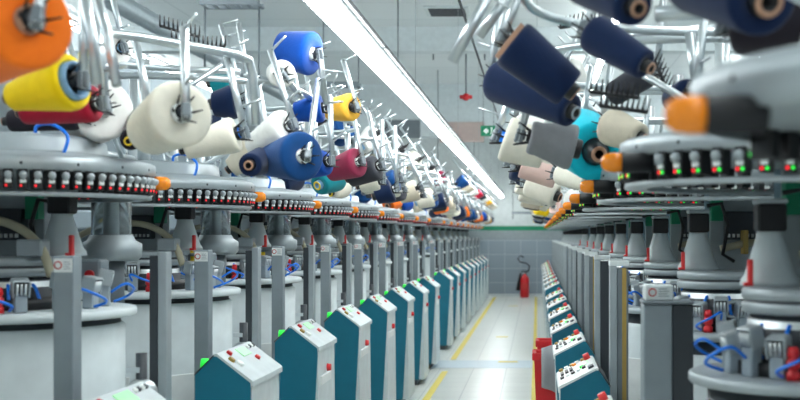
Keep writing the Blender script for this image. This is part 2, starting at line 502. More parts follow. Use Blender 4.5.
def smooth(hp, n=5):
    P = []
    for i in range(len(hp) - 1):
        p0 = V(hp[max(i - 1, 0)]); p1 = V(hp[i]); p2 = V(hp[i + 1]); p3 = V(hp[min(i + 2, len(hp) - 1)])
        for k in range(n):
            t_ = k / n
            P.append(.5 * ((2 * p1) + (p2 - p0) * t_ + (2 * p0 - 5 * p1 + 4 * p2 - p3) * t_ ** 2 + (3 * p1 - p0 - 3 * p2 + p3) * t_ ** 3))
    P.append(V(hp[-1]))
    return P
def make_machine(s, full, tiny=False):
    """s = +1: the aisle is on +x (left row); s = -1 mirrored (right row)."""
    left = s > 0
    root = empty('circular_knitting_machine', (0, 0, 0))
    def B(m, x0, x1, *a, **k):
        if s < 0: x0, x1 = -x1, -x0
        return m.box(x0, x1, *a, **k)
    # lower housing
    RH = .41 if left else .285
    ZB = 1.31 if left else 1.195       # bench height
    DZ = .045 if left else -.022        # plate and motor
    MB().lathe([(RH * .9, .0, 'dark'), (RH * .9, .1, 'dark'), (RH * .99, .101), (RH, .12), (RH, ZB - (.05 if left else .09)), (RH * .97, ZB - (.04 if left else .07)), (RH * .96, ZB - (.039 if left else .069), 'dark'), (RH * .96, ZB - .02, 'dark')], 'housing_grey', 40).build('housing', root)  # dark band below the bench paints in the shadowed gap under the plate
    m = MB()
    for q in range(3):
        an = math.radians(-95 + 50 * q) if left else PI - math.radians(-95 + 50 * q)
        m = MB().box(RH - .004, RH + .004, -.11, .11, .3, .95, 'white', .003, Matrix.Rotation(an, 4, 'Z')).box(RH + .003, RH + .016, -.03, .03, .62, .64, 'dark', .003, Matrix.Rotation(an, 4, 'Z'))
        m.build('access_panel', root)
    m = MB().lathe([(RH * .9, ZB - .018), (RH + .035, ZB - .016), (RH + .04, ZB - .01), (RH + .04, ZB + .008), (RH + .03, ZB + .014), (.1, ZB + .014)], 'housing_grey' if left else 'alu', 44)
    m.build('bench_plate', root)
    MB().lathe([(.21, ZB + .014), (.21, ZB + .05, 'black'), (.17, ZB + .055, 'black'), (.17, 1.355 + DZ, 'dark'), (.165, 1.36 + DZ, 'steel'), (.165, 1.375 + DZ, 'steel'), (.15, 1.39 + DZ, 'dark')], 'midgrey', 32).build('needle_bed', root)
    m = MB().lathe([(.17, 1.39 + DZ), (.18, 1.395 + DZ), (.18, 1.42 + DZ), (.174, 1.424 + DZ, 'dark'), (.174, 1.429 + DZ, 'dark'), (.18, 1.433 + DZ), (.18, 1.455 + DZ), (.17, 1.46 + DZ)], 'alu', 36)
    B(m, -.34, 0, -.14, .16, 1.392 + DZ, 1.458 + DZ, 'alu', .008)
    m.build('upper_plate', root)
    # motor on a cone
    mx = .155 if left else -.078
    M0 = Matrix.Translation((mx, .14, DZ))
    mo = MB().lathe([(.085, 1.46), (.083, 1.475), (.072, 1.49), (.038, 1.60), (.038, 1.612)], 'housing_grey', 28, M0).build('motor_cone', root)
    MB().box(-.041, .041, -.041, .041, 1.612, 1.69, 'black', .006, M0).box(-.043, .043, -.043, .043, 1.69, 1.705, 'alu', .004, M0).build('motor', root)
    if not tiny:
        MB().tube([V((mx - .04 * s, .16, 1.70)), V((mx - .10 * s, .17, 1.71)), V((mx - .13 * s, .18, 1.62)), V((mx - .11 * s, .2, 1.5)), V((mx - .16 * s, .22, 1.47))], .008, 'black').build('motor_cable', root)
        rc = MB()
        xx = mx + .075 * (1 if left else -1)
        rc.box(xx - .007, xx + .007, .022, .045, 1.465 + DZ, 1.535 + DZ, 'redlight', .003).box(xx - .018, xx + .007, .018, .047, 1.462 + DZ, 1.472 + DZ, 'redlight', .002)
        rc.build('clip', root, label='red plastic clip')
    # hose
    m = MB()
    if left:
        hp = [(-.36, .05, 1.56), (-.2, -.02, 1.62), (-.02, -.06, 1.635), (.1, -.08, 1.60), (.18, -.1, 1.53), (.22, -.12, 1.44)]
    else:
        hp = [(.40, .3, 1.56), (.25, .24, 1.57), (.08, .2, 1.565), (-.02, .16, 1.55)]
        hp = [(.45, .32, 1.545), (.3, .27, 1.55), (.14, .24, 1.545), (.03, .24, 1.52)]
    # smooth
    m.tube(smooth(hp), .0155, 'hose', 10)
    h = m.build('suction_hose', root)
    if not left and not tiny:
        MB().box(.28, .30, .23, .31, 1.50, 1.60, 'ochre', .003).box(.12, .14, .20, .28, 1.50, 1.60, 'ochre', .003).build('hose_clamp', root)
    # glass jacket and funnel
    gx = .24 if left else .28
    gy = .48 if left else .45
    if not tiny:
        M1 = Matrix.Translation((gx - .02, gy - .02, 0))
        MB().lathe([(.075, 1.58), (.075, 1.78), (.070, 1.78), (.070, 1.58)], 'glass', 24, M1, capa=False, capb=False).build('glass_jacket', root, label='clear cylindrical jacket')
        MB().lathe([(.10, 1.48), (.115, 1.50), (.115, 1.545), (.09, 1.56), (.08, 1.58), (.03, 1.58)], 'alu', 24, M1).build('jacket_collar', root)
        MB().cyl(V((gx - .02, gy - .02, 1.28)), V((gx - .02, gy - .02, 1.48)), .05, .05, 'midgrey', 14).build('jacket_stem', root)
        # inner shaft inside
        MB().cyl(V((gx - .02, gy - .02, 1.58)), V((gx - .02, gy - .02, 1.81)), .03, .03, 'steel', 14).build('shaft', root)
    # valve boxes and rack
    if left:
        bx = MB(); B(bx, .10, .19, -.13, -.05, 1.46 + DZ, 1.52 + DZ, 'alu', .006); bx.build('valve_box', root)
        bx = MB(); B(bx, -.3, -.03, -.2, -.141, 1.41 + DZ, 1.46 + DZ, 'alu', .006); B(bx, -.16, -.13, -.203, -.2, 1.42 + DZ, 1.445 + DZ, 'yellow'); bx.build('valve_box', root)
        cb = MB(); B(cb, .15, .27, .20, .30, 1.39, 1.49, 'grey', .008)
        B(cb, .165, .19, .197, .2, 1.45, 1.475, 'yellow')
        if not tiny:
            cb.build('switch_box', root)
            MB().cyl((.235, .2, 1.435), (.235, .182, 1.435), .016, .016, 'red', 12).build('stop_button', root, label='round red stop button')
    if not tiny:
        cc = MB()
        B(cc, -.2, -.06, .28, .359, 1.56, 1.68, 'dark', .005)
        for q in range(7):
            B(cc, -.195 + q * .02, -.185 + q * .02, .272, .28, 1.57, 1.585, 'white')
        cc.build('terminal_strip', root)
        cc = MB(); B(cc, -.24, .0, .36, .40, 1.30, 1.79, 'alu', .004); cc.build('rack_panel', root)
        cc = MB(); B(cc, -.05, -.0, .30, .359, 1.64, 1.74, 'green_paint', .002); cc.build('circuit_board', root)
    # backing cabinet, rails and guard panel
    cc = MB(); B(cc, -.80, -.55, -.42, .42, .05, 1.72, 'panel_grey', .01)
    B(cc, -.549, -.545, -.3, .1, 1.35, 1.6, 'dark'); B(cc, -.549, -.545, .15, .35, 1.42, 1.66, 'alu'); B(cc, -.549, -.545, -.38, .38, .3, 1.1, 'midgrey')
    cc.build('backing_cabinet', root)
    if left:
        cc = MB(); B(cc, -.5, -.38, .42, .62, .05, 1.62, 'panel_grey', .008); cc.build('side_column', root)
    else:
        cc = MB(); B(cc, -.10, .02, .375, .38, 1.50, 1.78, 'panel_blue', .002); cc.build('guard_panel', root)
        cc = MB(); B(cc, -.62, -.45, .44, .6, .05, 1.74, 'panel_grey', .008); cc.build('side_column', root)
    if not tiny or left:
        for yy in (-.38, .3):
            q = V((-.66 * s, yy, 1.72))
            MB().cyl(q, q + V((0, 0, .85)), .028, .028, 'steel', 12).build('rear_column', root)
        cc = MB().cyl((-.66 * s, -.38, 2.06), (-.66 * s, .3, 2.06), .018, .018, 'steel', 10); cc.build('rear_rail', root)
        cc = MB(); B(cc, -.72, -.60, -.2, .12, 1.72, 2.0, 'panel_grey', .01); cc.build('control_box', root)
    # clip heads around the bench
    RC = RH - .07
    angs = [-150, -125, -102, -80, -57, -34, -10, 16] if not tiny else [-100, -50, 0]
    for qi, a in enumerate(angs):
        th = math.radians(a)
        if s < 0: th = PI - th
        Z0 = ZB + .0145
        M = Matrix.Translation((RC * math.cos(th), RC * math.sin(th), Z0)) @ Matrix.Rotation(th, 4, 'Z')
        hh = .085 if qi % 2 else .065
        m = MB()
        m.box(-.024, .018, -.02, .02, 0, hh, 'panel_grey', .004, M)
        Mt = M @ Matrix.Translation((.004, 0, hh)) @ Matrix.Rotation(.22, 4, 'Y')
        m.box(-.03, .010, -.0215, .0215, -.006, .0375, 'black', .003, Mt)
        m.box(-.03, .018, -.026, .026, .038, .046, 'alu', .003, Mt)
        for q in (-.025, .025):
            m.box(-.03, .020, q - .003, q + .003, -.012, .042, 'alu', .002, Mt)
        for q in (-.013, 0, .013):
            m.cyl(Mt @ V((.016, q, -.004)), Mt @ V((.016, q, .034)), .005, .005, 'steel', 8)
        m.build('clip_head', root)
        if not tiny and qi % 2 == 1:
            th2 = th + .3 * (1 if s > 0 else -1)
            q0 = V(((RC + .02) * math.cos(th), (RC + .02) * math.sin(th), Z0 + .05)); q1 = V(((RC + .04) * math.cos(th2), (RC + .04) * math.sin(th2), Z0 + .01))
            u = V((math.cos(th), math.sin(th), 0)); u2 = V((math.cos(th2), math.sin(th2), 0))
            ctl = [q0, q0 + u * .05 + V((0, 0, .03)), (q0 + q1) / 2 + u * .075 + V((0, 0, .03)), q1 + u2 * .05 + V((0, 0, .02)), q1]
            MB().tube(smooth(ctl), .005, 'bluetube', 7).build('air_tube', root, label='bright blue air tube')
    if not tiny:
        th = math.radians(-68) if left else PI - math.radians(-68)
        MB().lathe([(.018, 0), (.018, .02), (.013, .022), (.013, .03), (.018, .032), (.018, .05), (.013, .052), (.013, .06), (.016, .062), (.012, .085)], 'red', 12,
                   Matrix.Translation(((RC + .02) * math.cos(th), (RC + .02) * math.sin(th), ZB + .0145))).build('spring_cap', root, label='stacked red cap')
        for q in range(4):
            th = math.radians(-120 + q * 30)
            if s < 0: th = PI - th
            u = V((math.cos(th), math.sin(th), 0))
            MB().tube(smooth([u * .12 + V((0, 0, 1.37 + DZ)), u * .17 + V((0, 0, 1.36 + DZ)), u * .2 + V((0, 0, 1.31 + DZ)), u * .17 + V((.02, 0, ZB + .05))]), .006, 'bluetube', 7).build('air_tube', root, label='bright blue air tube')
        c = V((-.02 if left else .02, -.2, ZB + .10)); rr = []
        for i in range(20):
            a = 2 * PI * i / 20
            rr.append(V((c.x + .055 * math.cos(a), c.y, c.z + .03 * math.sin(a))))
        m = MB().tube(rr, .007, 'alu', 8, True).cyl(c - V((0, 0, .1)), c - V((0, 0, .03)), .012, .012, 'midgrey', 8)
        m.build('loop_handle', root)
        if left:
            MB().cyl((.44, .15, .8), (.44, .15, 1.15), .02, .02, 'dark', 10).ball((.44, .15, 1.0), .06, 'steel').ball((.44, .15, .86), .05, 'white').box(.39, .44, .13, .17, 1.08, 1.1, 'steel').build('side_gear', root)
    # feeder ring
    m = MB().lathe([(.30, 1.785), (.508, 1.785), (.516, 1.79), (.514, 1.828), (.50, 1.836), (.42, 1.85), (.36, 1.858), (.352, 1.864), (.345, 1.905), (.33, 1.918), (.06, 1.928)], 'alu', 56)
    MB().lathe([(.44, 1.705), (.50, 1.705), (.502, 1.709), (.50, 1.719), (.44, 1.719), (.44, 1.705)], 'alu', 56, capa=False, capb=False).build('feeder_rail', root)
    for i in range(18):
        a = 2 * PI * i / 18
        m.ball((.512 * math.cos(a), .512 * math.sin(a), 1.808), .006, 'dark', 8)
    m.build('feeder_ring', root)
    a0, a1, st = -165, 85, (4.8 if left else 6.6)
    fb = MB()
    a = a0; j = 0
    while a < a1:
        th = math.radians(a)
        if s < 0: th = PI - th
        M = Matrix.Translation((.503 * math.cos(th), .503 * math.sin(th), 1.790)) @ Matrix.Rotation(th, 4, 'Z')
        # leave a gap for the lamp
        if abs(a - (12 if left else -23)) > (4 if left else 5) or not full:
            feeder_mb(fb, s, M, left)
            if full:
                if j == 0:
                    f0 = MB(); feeder_mb(f0, s, Matrix.Identity(4), left)
                    fo = f0.build('yarn_feeder', root); fdata = fo.data
                else:
                    fo = bpy.data.objects.new('yarn_feeder', fdata); COL.objects.link(fo); fo.parent = root
                fo.matrix_local = M
                j += 1
        a += st
    if not full:
        fb.build('feeder_band', root)
    if left and not tiny:
        MB().tube(smooth([V((.2, -.2, 1.915)), V((.205, -.2, 1.945)), V((.26, -.21, 1.95)), V((.315, -.22, 1.91)), V((.31, -.24, 1.85))]), .006, 'bluetube', 7).build('cable_loop', root, label='blue cable loop')
    # beacon
    th = math.radians(12) if s > 0 else PI - math.radians(12)
    bc = V((.482 * math.cos(th), .482 * math.sin(th), 1.765))
    if not left: bc = V((-.488, -.205, 1.765))
    d = V((s, 0, 0))
    bo = MB().lathe([(.02, -.045), (.026, -.04), (.026, .03), (.027, .032), (.027, .036)], 'black', 16, frame(bc, d)).build('beacon', root)
    MB().lathe([(.025, .0361), (.0255, .055), (.023, .075), (.015, .086), (.0001, .089)], 'orange', 16, frame(bc, d)).build('beacon_lens', bo, label='orange beacon lens')
    # creel
    m = MB(); pts = [creel_pt(2 * PI * i / 48, 2.25) for i in range(48)]
    m.tube(pts, .0145, 'pipe', 8, True)
    m.build('creel_ring', root)
    m = MB()
    for a in (40, 140, 270):
        th = math.radians(a)
        q = creel_pt(th, 2.25); q2 = creel_pt(th, 2.10, .58, .52)
        q3 = V((.27 * math.cos(th), .27 * math.sin(th), 1.905))
        m.cyl(q3, q2, .011, .011, 'pipe', 8).cyl(q2, q, .011, .011, 'pipe', 8)
    m.cyl((0, 0, 1.92), (0, 0, 2.42), .03, .03, 'steel', 12)
    m.build('creel_support', root)
    for a in (-42, 38):
        th = math.radians(a)
        if s < 0: th = PI - th
        q = creel_pt(th, 2.25)
        MB().cyl(q + V((0, 0, .02)), q + V((.015 * s, 0, -.28)), .019, .019, 'pipe', 10).cyl(q + V((0, 0, .02)), q + V((0, 0, .03)), .021, .021, 'steel', 10).cyl(q + V((-.05 * s, .03, .26)), q + V((.0 * s, 0, -.02)), .012, .012, 'pipe', 8).build('drop_post', root)
    return root

def holder_mb(m, B, a, top, empty_=False, tr=.013, inward=None):
    """claw at B, cone axis a, a hanger tube running up to top"""
    B = V(B); a = V(a).normalized(); top = V(top)
    e = B - a * .035
    m.cyl(e, B + a * .02, .014, .02, 'dark', 10)
    m.lathe([(.022, -.012), (.026, -.008), (.026, .0), (.015, .004)], 'black', 14, frame(B, a))
    M = frame(B, a)
    for k in range(6):
        an = 2 * PI * k / 6
        p = M @ V((.024 * math.cos(an), .024 * math.sin(an), -.004))
        q = M @ V((.045 * math.cos(an), .045 * math.sin(an), -.05))
        m.cyl(p, q, .0045, .002, 'black', 5)
    dv = (top - e)
    m.cyl(e - dv.normalized() * .03, top, tr, tr, 'pipe', 10)
    m.box(-.013, .013, -.015, .015, -.03, .02, 'midgrey', .004, frame(e, dv))
    # little yarn guide arm
    side = dv.cross(a).normalized()
    g = e + dv * .3
    m.cyl(g, g - a * .10 + side * .02, .005, .005, 'pipe', 6)
    g2 = e + dv * .98
    m.cyl(g2 - a * .0, g2 - a * .09 + V((0, 0, .02)), .006, .004, 'pipe', 6)

def comb_mb(m, p, d, n=9, L=.16):
    """a black spiked comb"""
    p = V(p); d = V(d).normalized(); u = V((0, 0, 1)); w = d.cross(u).normalized()
    m.cyl(p, p + d * L, .006, .006, 'black', 6)
    for i in range(n):
        q = p + d * (L * i / (n - 1))
        m.cyl(q, q + (u * .7 + w * .5) * .055, .004, .002, 'black', 4)
        m.cyl(q, q + (u * .3 - w * .8) * .055, .004, .002, 'black', 4)

def cone_mb(rb, rt, L, col, tube_col, ring_col, base_ring, br=.31, prot=.022):
    """yarn frustum turned about +Z: base at 0, tip at L. returns (yarn, tube)"""
    y = MB().lathe([(rb * br, .012), (rb * br, .004), (rb * (br + .04), .0), (rb * .9, -.001), (rb * .97, .005), (rb, .014), (rb * .99, .03), (rt * 1.01, L - .016), (rt * .97, L - .004), (rt * .9, L), (rt * .5, L + .001), (rt * .46, L - .01)],
                   'yarn_' + col, 36, capa=False, capb=False)
    t0 = rb * br * .97; t1 = rt * .45
    t = MB().lathe([(t0 * .8, .02), (t0 * .8, -.014, base_ring), (t0, -.016, base_ring), (t0, .01, base_ring), (t1, L, tube_col), (t1 * (.93 if prot < .03 else .6), L + prot, tube_col), (t1 * (.8 if prot < .03 else .5), L + prot + .004, ring_col), (t1 * (.55 if prot < .03 else .32), L + prot + .002, ring_col), (t1 * .3, L - .01, tube_col), (.0001, L - .012, 'black')],
                   tube_col, 24, capa=False, capb=False)
    return y, t
CONE_CACHE = {}
def cone_data(col, tube_col, ring_col, base_ring):
    k = (col, tube_col, ring_col, base_ring)
    if k not in CONE_CACHE:
        y, t = cone_mb(.094, .07, .17, col, tube_col, ring_col, base_ring)
        oy = y.build('yarn_cone'); ot = t.build('cone_tube')
        CONE_CACHE[k] = (oy.data, ot.data)
        bpy.data.objects.remove(oy); bpy.data.objects.remove(ot)
    return CONE_CACHE[k]
def place_cone(data, M, label, group):
    o = bpy.data.objects.new('yarn_cone', data[0]); COL.objects.link(o)
    o.matrix_world = M
    t = bpy.data.objects.new('cone_tube', data[1]); COL.objects.link(t); t.parent = o
    tag(o, label, 'yarn cone', group)
    return o

# cabinets ------------------------------------------------------------------
def make_cabinet(s):
    """origin: aisle edge, near side, floor; extends inward .23 and back .58"""
    root = empty('control_cabinet', (0, 0, 0))
    ze, zi = (.975, 1.085) if s > 0 else (.875, .96)
    W, D = .235, .58
    WC = .145 if s > 0 else .17
    zk = zi - .09
    TP = .05 if s > 0 else .045
    def X(x): return -x * s      # x measured inwards from the aisle edge
    pl = lambda pts: [(X(a), b) for a, b in pts]
    side = pl([(TP, .06), (.004, ze - .06), (.004, ze - .012), (WC, zi - .012), (WC + .012, zi - .012), (W, zk), (W, .06)])
    MB().prism(side, 0, .02, 'teal').build('side_panel', root, label='teal near side panel')
    MB().prism(side, D - .02, D, 'teal').build('side_panel', root, label='teal far side panel')
    MB().prism(pl([(-.004 if s > 0 else .03, .06), (.006, ze - .06), (.006, ze - .035), (WC, zi - .035), (W - .006, zk - .01), (W - .006, .06)]), .021, D - .021, 'housing_grey').build('body', root)
    MB().prism(pl([(.07, .0), (.07, .059), (W, .059), (W, 0)]), .02, D - .02, 'dark').build('plinth', root)
    con = MB().prism(pl([(-.006, ze - .03), (-.006, ze - .006), (0, ze), (WC, zi), (WC + .012, zi - .002), (WC + .012, zi - .011), (WC, zi - .011), (.004, ze - .011), (.002, ze - .03)]), .0, D, 'housing_grey' if s > 0 else 'white')
    co = con.build('console', root)
    MB().prism(pl([(WC + .0125, zi - .004), (W + .004, zk + .006), (W + .004, zk + .0005), (WC + .0125, zi - .0105)]), .0, D, 'dark').build('back_cover', root)
    if s > 0:
        MB().cyl((X(W - .03), .04, zk + .03), (X(W - .03), .04, zk + .065), .02, .016, 'led_green', 12).build('lamp_button', root, label='round green lamp')
    sl = (zi - ze) / WC
    def P(u, v, h=0): return V((X(u), v, ze + sl * u + h))
    n = V((s * sl, 0, 1)).normalized()
    def btn(u, v, r, m, name, h=.012, lab=None):
        MB().cyl(P(u, v, -.001), P(u, v, 0) + n * h, r, r * .9, m, 10).build(name, co, label=lab)
    def slab(u0, u1, v0, v1, m, name, h=.006, lab=None):
        a = [P(u0, v0), P(u1, v0), P(u1, v1), P(u0, v1)]
        vs = [p - n * .001 for p in a] + [p + n * h for p in a]
        MB().add(vs, [(0, 1, 2, 3), (4, 5, 6, 7), (0, 1, 5, 4), (1, 2, 6, 5), (2, 3, 7, 6), (3, 0, 4, 7)], m).build(name, co, label=lab)
    if s > 0:
        slab(.095, .135, .26, .40, 'screen', 'display', .004, 'pale green display')
        btn(.10, .06, .016, 'ochre', 'button', .012, 'yellow button'); btn(.128, .13, .014, 'red', 'button', .012, 'red button')
        btn(.07, .40, .014, 'redlight', 'button', .012, 'red button'); btn(.075, .10, .018, 'led_white', 'button', .012, 'white button')
        for q in range(4): btn(.125, .44 + q * .035, .01, 'dark' if q % 2 else 'led_white', 'button', .01)
        MB().cyl((.006 * s, .25, ze - .14), (.028 * s, .25, ze - .14), .022, .018, 'red', 12).build('stop_button', root, label='red stop button on the aisle side')
        MB().box(min(.004 * s, -.02 * s), max(.004 * s, -.02 * s), .1, .4, .75, .80, 'white', .003).build('handle', root)
    else:
        slab(.09, .15, .30, .44, 'screen', 'display', .004, 'pale green display')
        for q in range(5): btn(.02 + q * .027, .535, .012, 'led_white' if q % 2 else 'ochre', 'button', .012, 'pale round button')
        for q in range(6): slab(.01 + q * .026, .027 + q * .026, .20, .26, 'black' if q % 2 == 0 else 'white', 'key', .008)
        for q in range(3): slab(.015 + q * .022, .029 + q * .022, .33, .43, 'black', 'key', .008)
        btn(.152, .50, .018, 'redlight', 'stop_button', .03, 'red stop button')
        slab(.14, .165, .08, .14, 'dark', 'key', .01)
        btn(.115, .28, .012, 'led_green', 'button', .01, 'green button'); btn(.085, .5, .012, 'orange', 'button', .012, 'orange button')
    return root

# posts (each a guard upright beside its machine)
def make_post(kind):
    if kind == 'label':
        o = empty('guard_post', (0, 0, 0))
        MB().box(-.031, .031, -.035, .035, .0, 1.515, 'grey', .003).build('post', o)
        MB().box(-.028, .028, -.0375, -.0352, 1.465, 1.508, 'white').build('label_plate', o, label='white printed label')
        m = MB()
        m.lathe([(.009, 0), (.013, 0), (.013, .0008), (.009, .0008)], 'brick_red', 16, frame((-.015, -.0376, 1.487), (0, -1, 0)), capa=False, capb=False)
        for q in range(4): m.box(.002, .024 - .004 * (q % 2), -.0383, -.0376, 1.475 + q * .007, 1.477 + q * .007, 'grey')
        m.build('label_print', o)
    elif kind == 'dark':
        o = empty('guard_post', (0, 0, 0))
        MB().box(0, .033, -.035, .035, .0, 1.515, 'alu', .003).build('post', o)
        MB().box(-.032, -.0003, -.035, .03, .0, 1.50, 'dark', .003).build('channel', o, label='dark channel')
    elif kind == 'right':
        o = empty('guard_post', (0, 0, 0))
        MB().box(0, .035, -.04, .04, .0, 1.43, 'alu', .003).box(-.002, .095, -.042, .045, 1.43, 1.455, 'offwhite', .003).build('post', o)
        MB().box(.0353, .09, -.036, .04, .0, 1.42, 'midgrey', .003).box(.060, .080, -.0375, -.0362, .0, 1.42, 'ochre').build('channel', o, label='dark channel with a gold strip')
    elif kind == 'rightdark':
        o = empty('guard_post', (0, 0, 0))
        MB().box(0, .035, -.04, .04, .0, 1.43, 'alu', .003).box(-.002, .095, -.042, .045, 1.43, 1.455, 'offwhite', .003).build('post', o)
        MB().box(.0353, .09, -.036, .04, .0, 1.42, 'dark', .003).build('channel', o, label='dark channel')
    else:
        o = empty('guard_post', (0, 0, 0))
        MB().box(0, .095, -.06, .06, .0, 1.35, 'grey', .004).build('post', o)
        MB().box(.0953, .165, -.055, .06, .0, 1.35, 'dark', .004).build('channel', o, label='dark ribbed channel')
        MB().box(-.004, .165, -.066, .07, 1.351, 1.362, 'midgrey', .003).box(.006, .10, -.05, .05, 1.362, 1.415, 'offwhite', .005).build('tray', o, label='small white tray box')
        m = MB().lathe([(.010, 0), (.014, 0), (.014, .0008), (.010, .0008)], 'brick_red', 16, frame((.03, -.0505, 1.39), (0, -1, 0)), capa=False, capb=False)
        for q in range(4): m.box(.05, .085 - .006 * (q % 2), -.0512, -.0505, 1.376 + q * .008, 1.379 + q * .008, 'grey')
        m.build('label_print', o)
    return o

KMAX = 16
def yl(k): return 4.22 + 1.52 * k + (.85 if k >= 8 else 0)
def yr(k): return 3.27 + 1.52 * k + (.85 if k >= 8 else 0)
CXL, CXR = -1.88, .74
lf, ln = make_machine(1, True), make_machine(1, False)
rf, rn = make_machine(-1, True), make_machine(-1, False)
tl, tr_ = make_machine(1, False, True), make_machine(-1, False, True)
cabL, cabR = make_cabinet(1), make_cabinet(-1)
pl_, pd_, pr_, pw_, px_ = make_post('label'), make_post('dark'), make_post('right'), make_post('wide'), make_post('rightdark')
protos = [lf, ln, rf, rn, tl, tr_, cabL, cabR, pl_, pd_, pr_, pw_, px_]
index_children()
def inst(p, loc, label, cat, group):
    c = copy_tree(p); c.location = loc
    return tag(c, label, cat, group)
ML, MR = {}, {}
for k in range(-1, KMAX + 1):
    n = ORD[k + 1]
    ML[k] = inst(lf if k <= 3 else ln if k < 9 else tl, (CXL, yl(k), 0), 'grey circular knitting machine, %s from the camera in the left row' % n, 'knitting machine', 'knitting machines of the left row')
    MR[k] = inst(rf if k <= 3 else rn if k < 9 else tr_, (CXR, yr(k), 0), 'grey circular knitting machine, %s from the camera in the right row' % n, 'knitting machine', 'knitting machines of the right row')
    if k >= 0:
        inst(cabL, (-1.19, yl(k) - .74, 0), 'teal control cabinet with white sloped console, %s from the camera in left row' % ORD[k], 'control cabinet', 'control cabinets of the left row')
        inst(pl_, (-1.459, yl(k) - .49, 0), 'plain grey guard post with white label, %s of its kind along the left row' % ORD[k], 'post', 'labelled posts of the left row')
        inst(pd_, (-1.459, yl(k) + .43, 0), 'two-tone dark and grey guard post, %s of its kind along the left row' % ORD[k], 'post', 'two-tone posts of the left row')
    if k >= 1:
        inst(cabR, (.105, yr(k) - .72, 0), 'teal control cabinet with button console, %s from the camera along the right row' % ORD[k - 1], 'control cabinet', 'control cabinets of the right row')
        if k >= 2:
            inst(pr_ if k % 3 else px_, (.352, yr(k) - .47, 0), 'slim grey guard post with cap tray, %s beyond the wide post on the right' % ORD[k - 2], 'post', 'slim posts of the right row')
inst(pw_, (.352, 4.02, 0), 'wide grey and black guard post with labelled white tray box on right', 'post', None)
# second rows, seen between and behind the front ones
for k in range(6):
    inst(tl, (-4.3, 9.4 + k * 1.9, 0), 'grey knitting machine of the row behind the left one, %s from the camera' % ORD[k], 'knitting machine', 'knitting machines behind the left row')
for k in range(5):
    inst(tr_, (3.0, 8.6 + k * 1.9, 0), 'grey knitting machine of the row behind the right one, %s from the camera' % ORD[k], 'knitting machine', 'knitting machines behind the right row')

def kill(o):
    for ch in kids(o): kill(ch)
    bpy.data.objects.remove(o)
for p in protos: kill(p)

# ------------------------------------------------------------------ generic cones on the creels
hm = MB()
HA = V((-.94, 0, -.34)).normalized()
holder_mb(hm, (0, 0, 0), HA, (-.10, 0, .34))
ho = hm.build('cone_holder'); hdata = ho.data
bpy.data.objects.remove(ho)
cbm = MB(); comb_mb(cbm, (0, 0, 0), (.2, 1, .3)); cbo = cbm.build('yarn_comb'); cdata = cbo.data
bpy.data.objects.remove(cbo)
AN = {0: [-105, -78, -52, -28, -4, 20, 44, 68, 98], 1: [-60, -30, -2, 26, 54, 84]}
PALL = ['cream', 'white', 'navy', 'cream', 'blue', 'white', 'beige', 'charcoal', 'cream', 'ochre', 'white', 'burgundy', 'azure', 'cream', 'white', 'orange', 'beige']
PALN = ['cream', 'white', 'navy', 'cream', 'white', 'beige', 'charcoal', 'blue', 'teal']
PALR = ['cream', 'navy', 'beige', 'white', 'grey', 'cream', 'pink', 'cream', 'charcoal', 'white', 'blue', 'cream', 'yellow', 'beige']
NAMES = dict(cream='cream', white='white', navy='navy blue', blue='mid blue', beige='beige', charcoal='charcoal grey', ochre='ochre yellow', burgundy='burgundy',
             azure='bright blue', orange='orange', grey='grey', pink='pale pink', yellow='yellow', crimson='crimson', black='black', turquoise='turquoise', red='red', teal='teal')
def holder_obj(parent, M):
    h = bpy.data.objects.new('cone_holder', hdata); COL.objects.link(h); h.parent = parent; h.matrix_local = M
    return h
FORCE = {('L', 3, 5): 'cream', ('L', 2, 5): 'burgundy', ('L', 2, 6): 'charcoal', ('L', 7, 3): 'orange', ('L', 8, 2): 'blue', ('L', 9, 3): 'orange', ('L', 11, 2): 'red', ('L', 13, 3): 'azure'}
rnd = random.Random(11)
def fill(side, k, mach, angs, pal, s):
    for j, a in enumerate(angs):
        th = math.radians(a + rnd.uniform(-3, 3))
        if s < 0: th = PI - th
        p = creel_pt(th, 0, .86, .66, .85)
        up = 0.0
        if j % 4 == 2: up = .40
        z = 1.945 + rnd.uniform(-.02, .04) + up
        M = Matrix.Translation((p.x, p.y, z)) @ Matrix.Rotation(th + rnd.uniform(-.15, .15), 4, 'Z')
        if up: M = M @ Matrix.Rotation(-.3, 4, 'Y')
        holder_obj(mach, M if not up else M)
        if rnd.random() < .10:
            continue
        col = FORCE.get((side, k, j)) or rnd.choice(pal)
        tc = rnd.choice(['black', 'paleblue', 'white', 'black'])
        rc = rnd.choice(['yellow', 'tan', 'white'])
        sc = rnd.uniform(.88, 1.03)
        MW = Matrix.Translation(mach.location) @ M @ frame((0, 0, 0), HA) @ Matrix.Scale(sc, 4)
        lab = '%s yarn cone, %s along the creel of the %s machine in the %s row' % (NAMES[col], ORD[j], ORD[k + 1], 'left' if side == 'L' else 'right')
        place_cone(cone_data(col, tc, rc, 'paleblue' if tc == 'paleblue' else 'white'), MW, lab, 'yarn cones on the %s row creels' % ('left' if side == 'L' else 'right'))
    if k < 9:
        for q in (-10, 60):
            th = math.radians(q)
            if s < 0: th = PI - th
            p = creel_pt(th, 2.29, .74, .66)
            c = bpy.data.objects.new('yarn_comb', cdata); COL.objects.link(c); c.parent = mach
            c.matrix_local = Matrix.Translation(p)
for k in range(2, KMAX + 1):
    fill('L', k, ML[k], [52, 75, 100] if k == 2 else AN[0] if k < 8 else AN[1], PALN if k < 5 else PALL, 1)
    fill('R', k, MR[k], AN[0] if k < 8 else AN[1], PALR, -1)

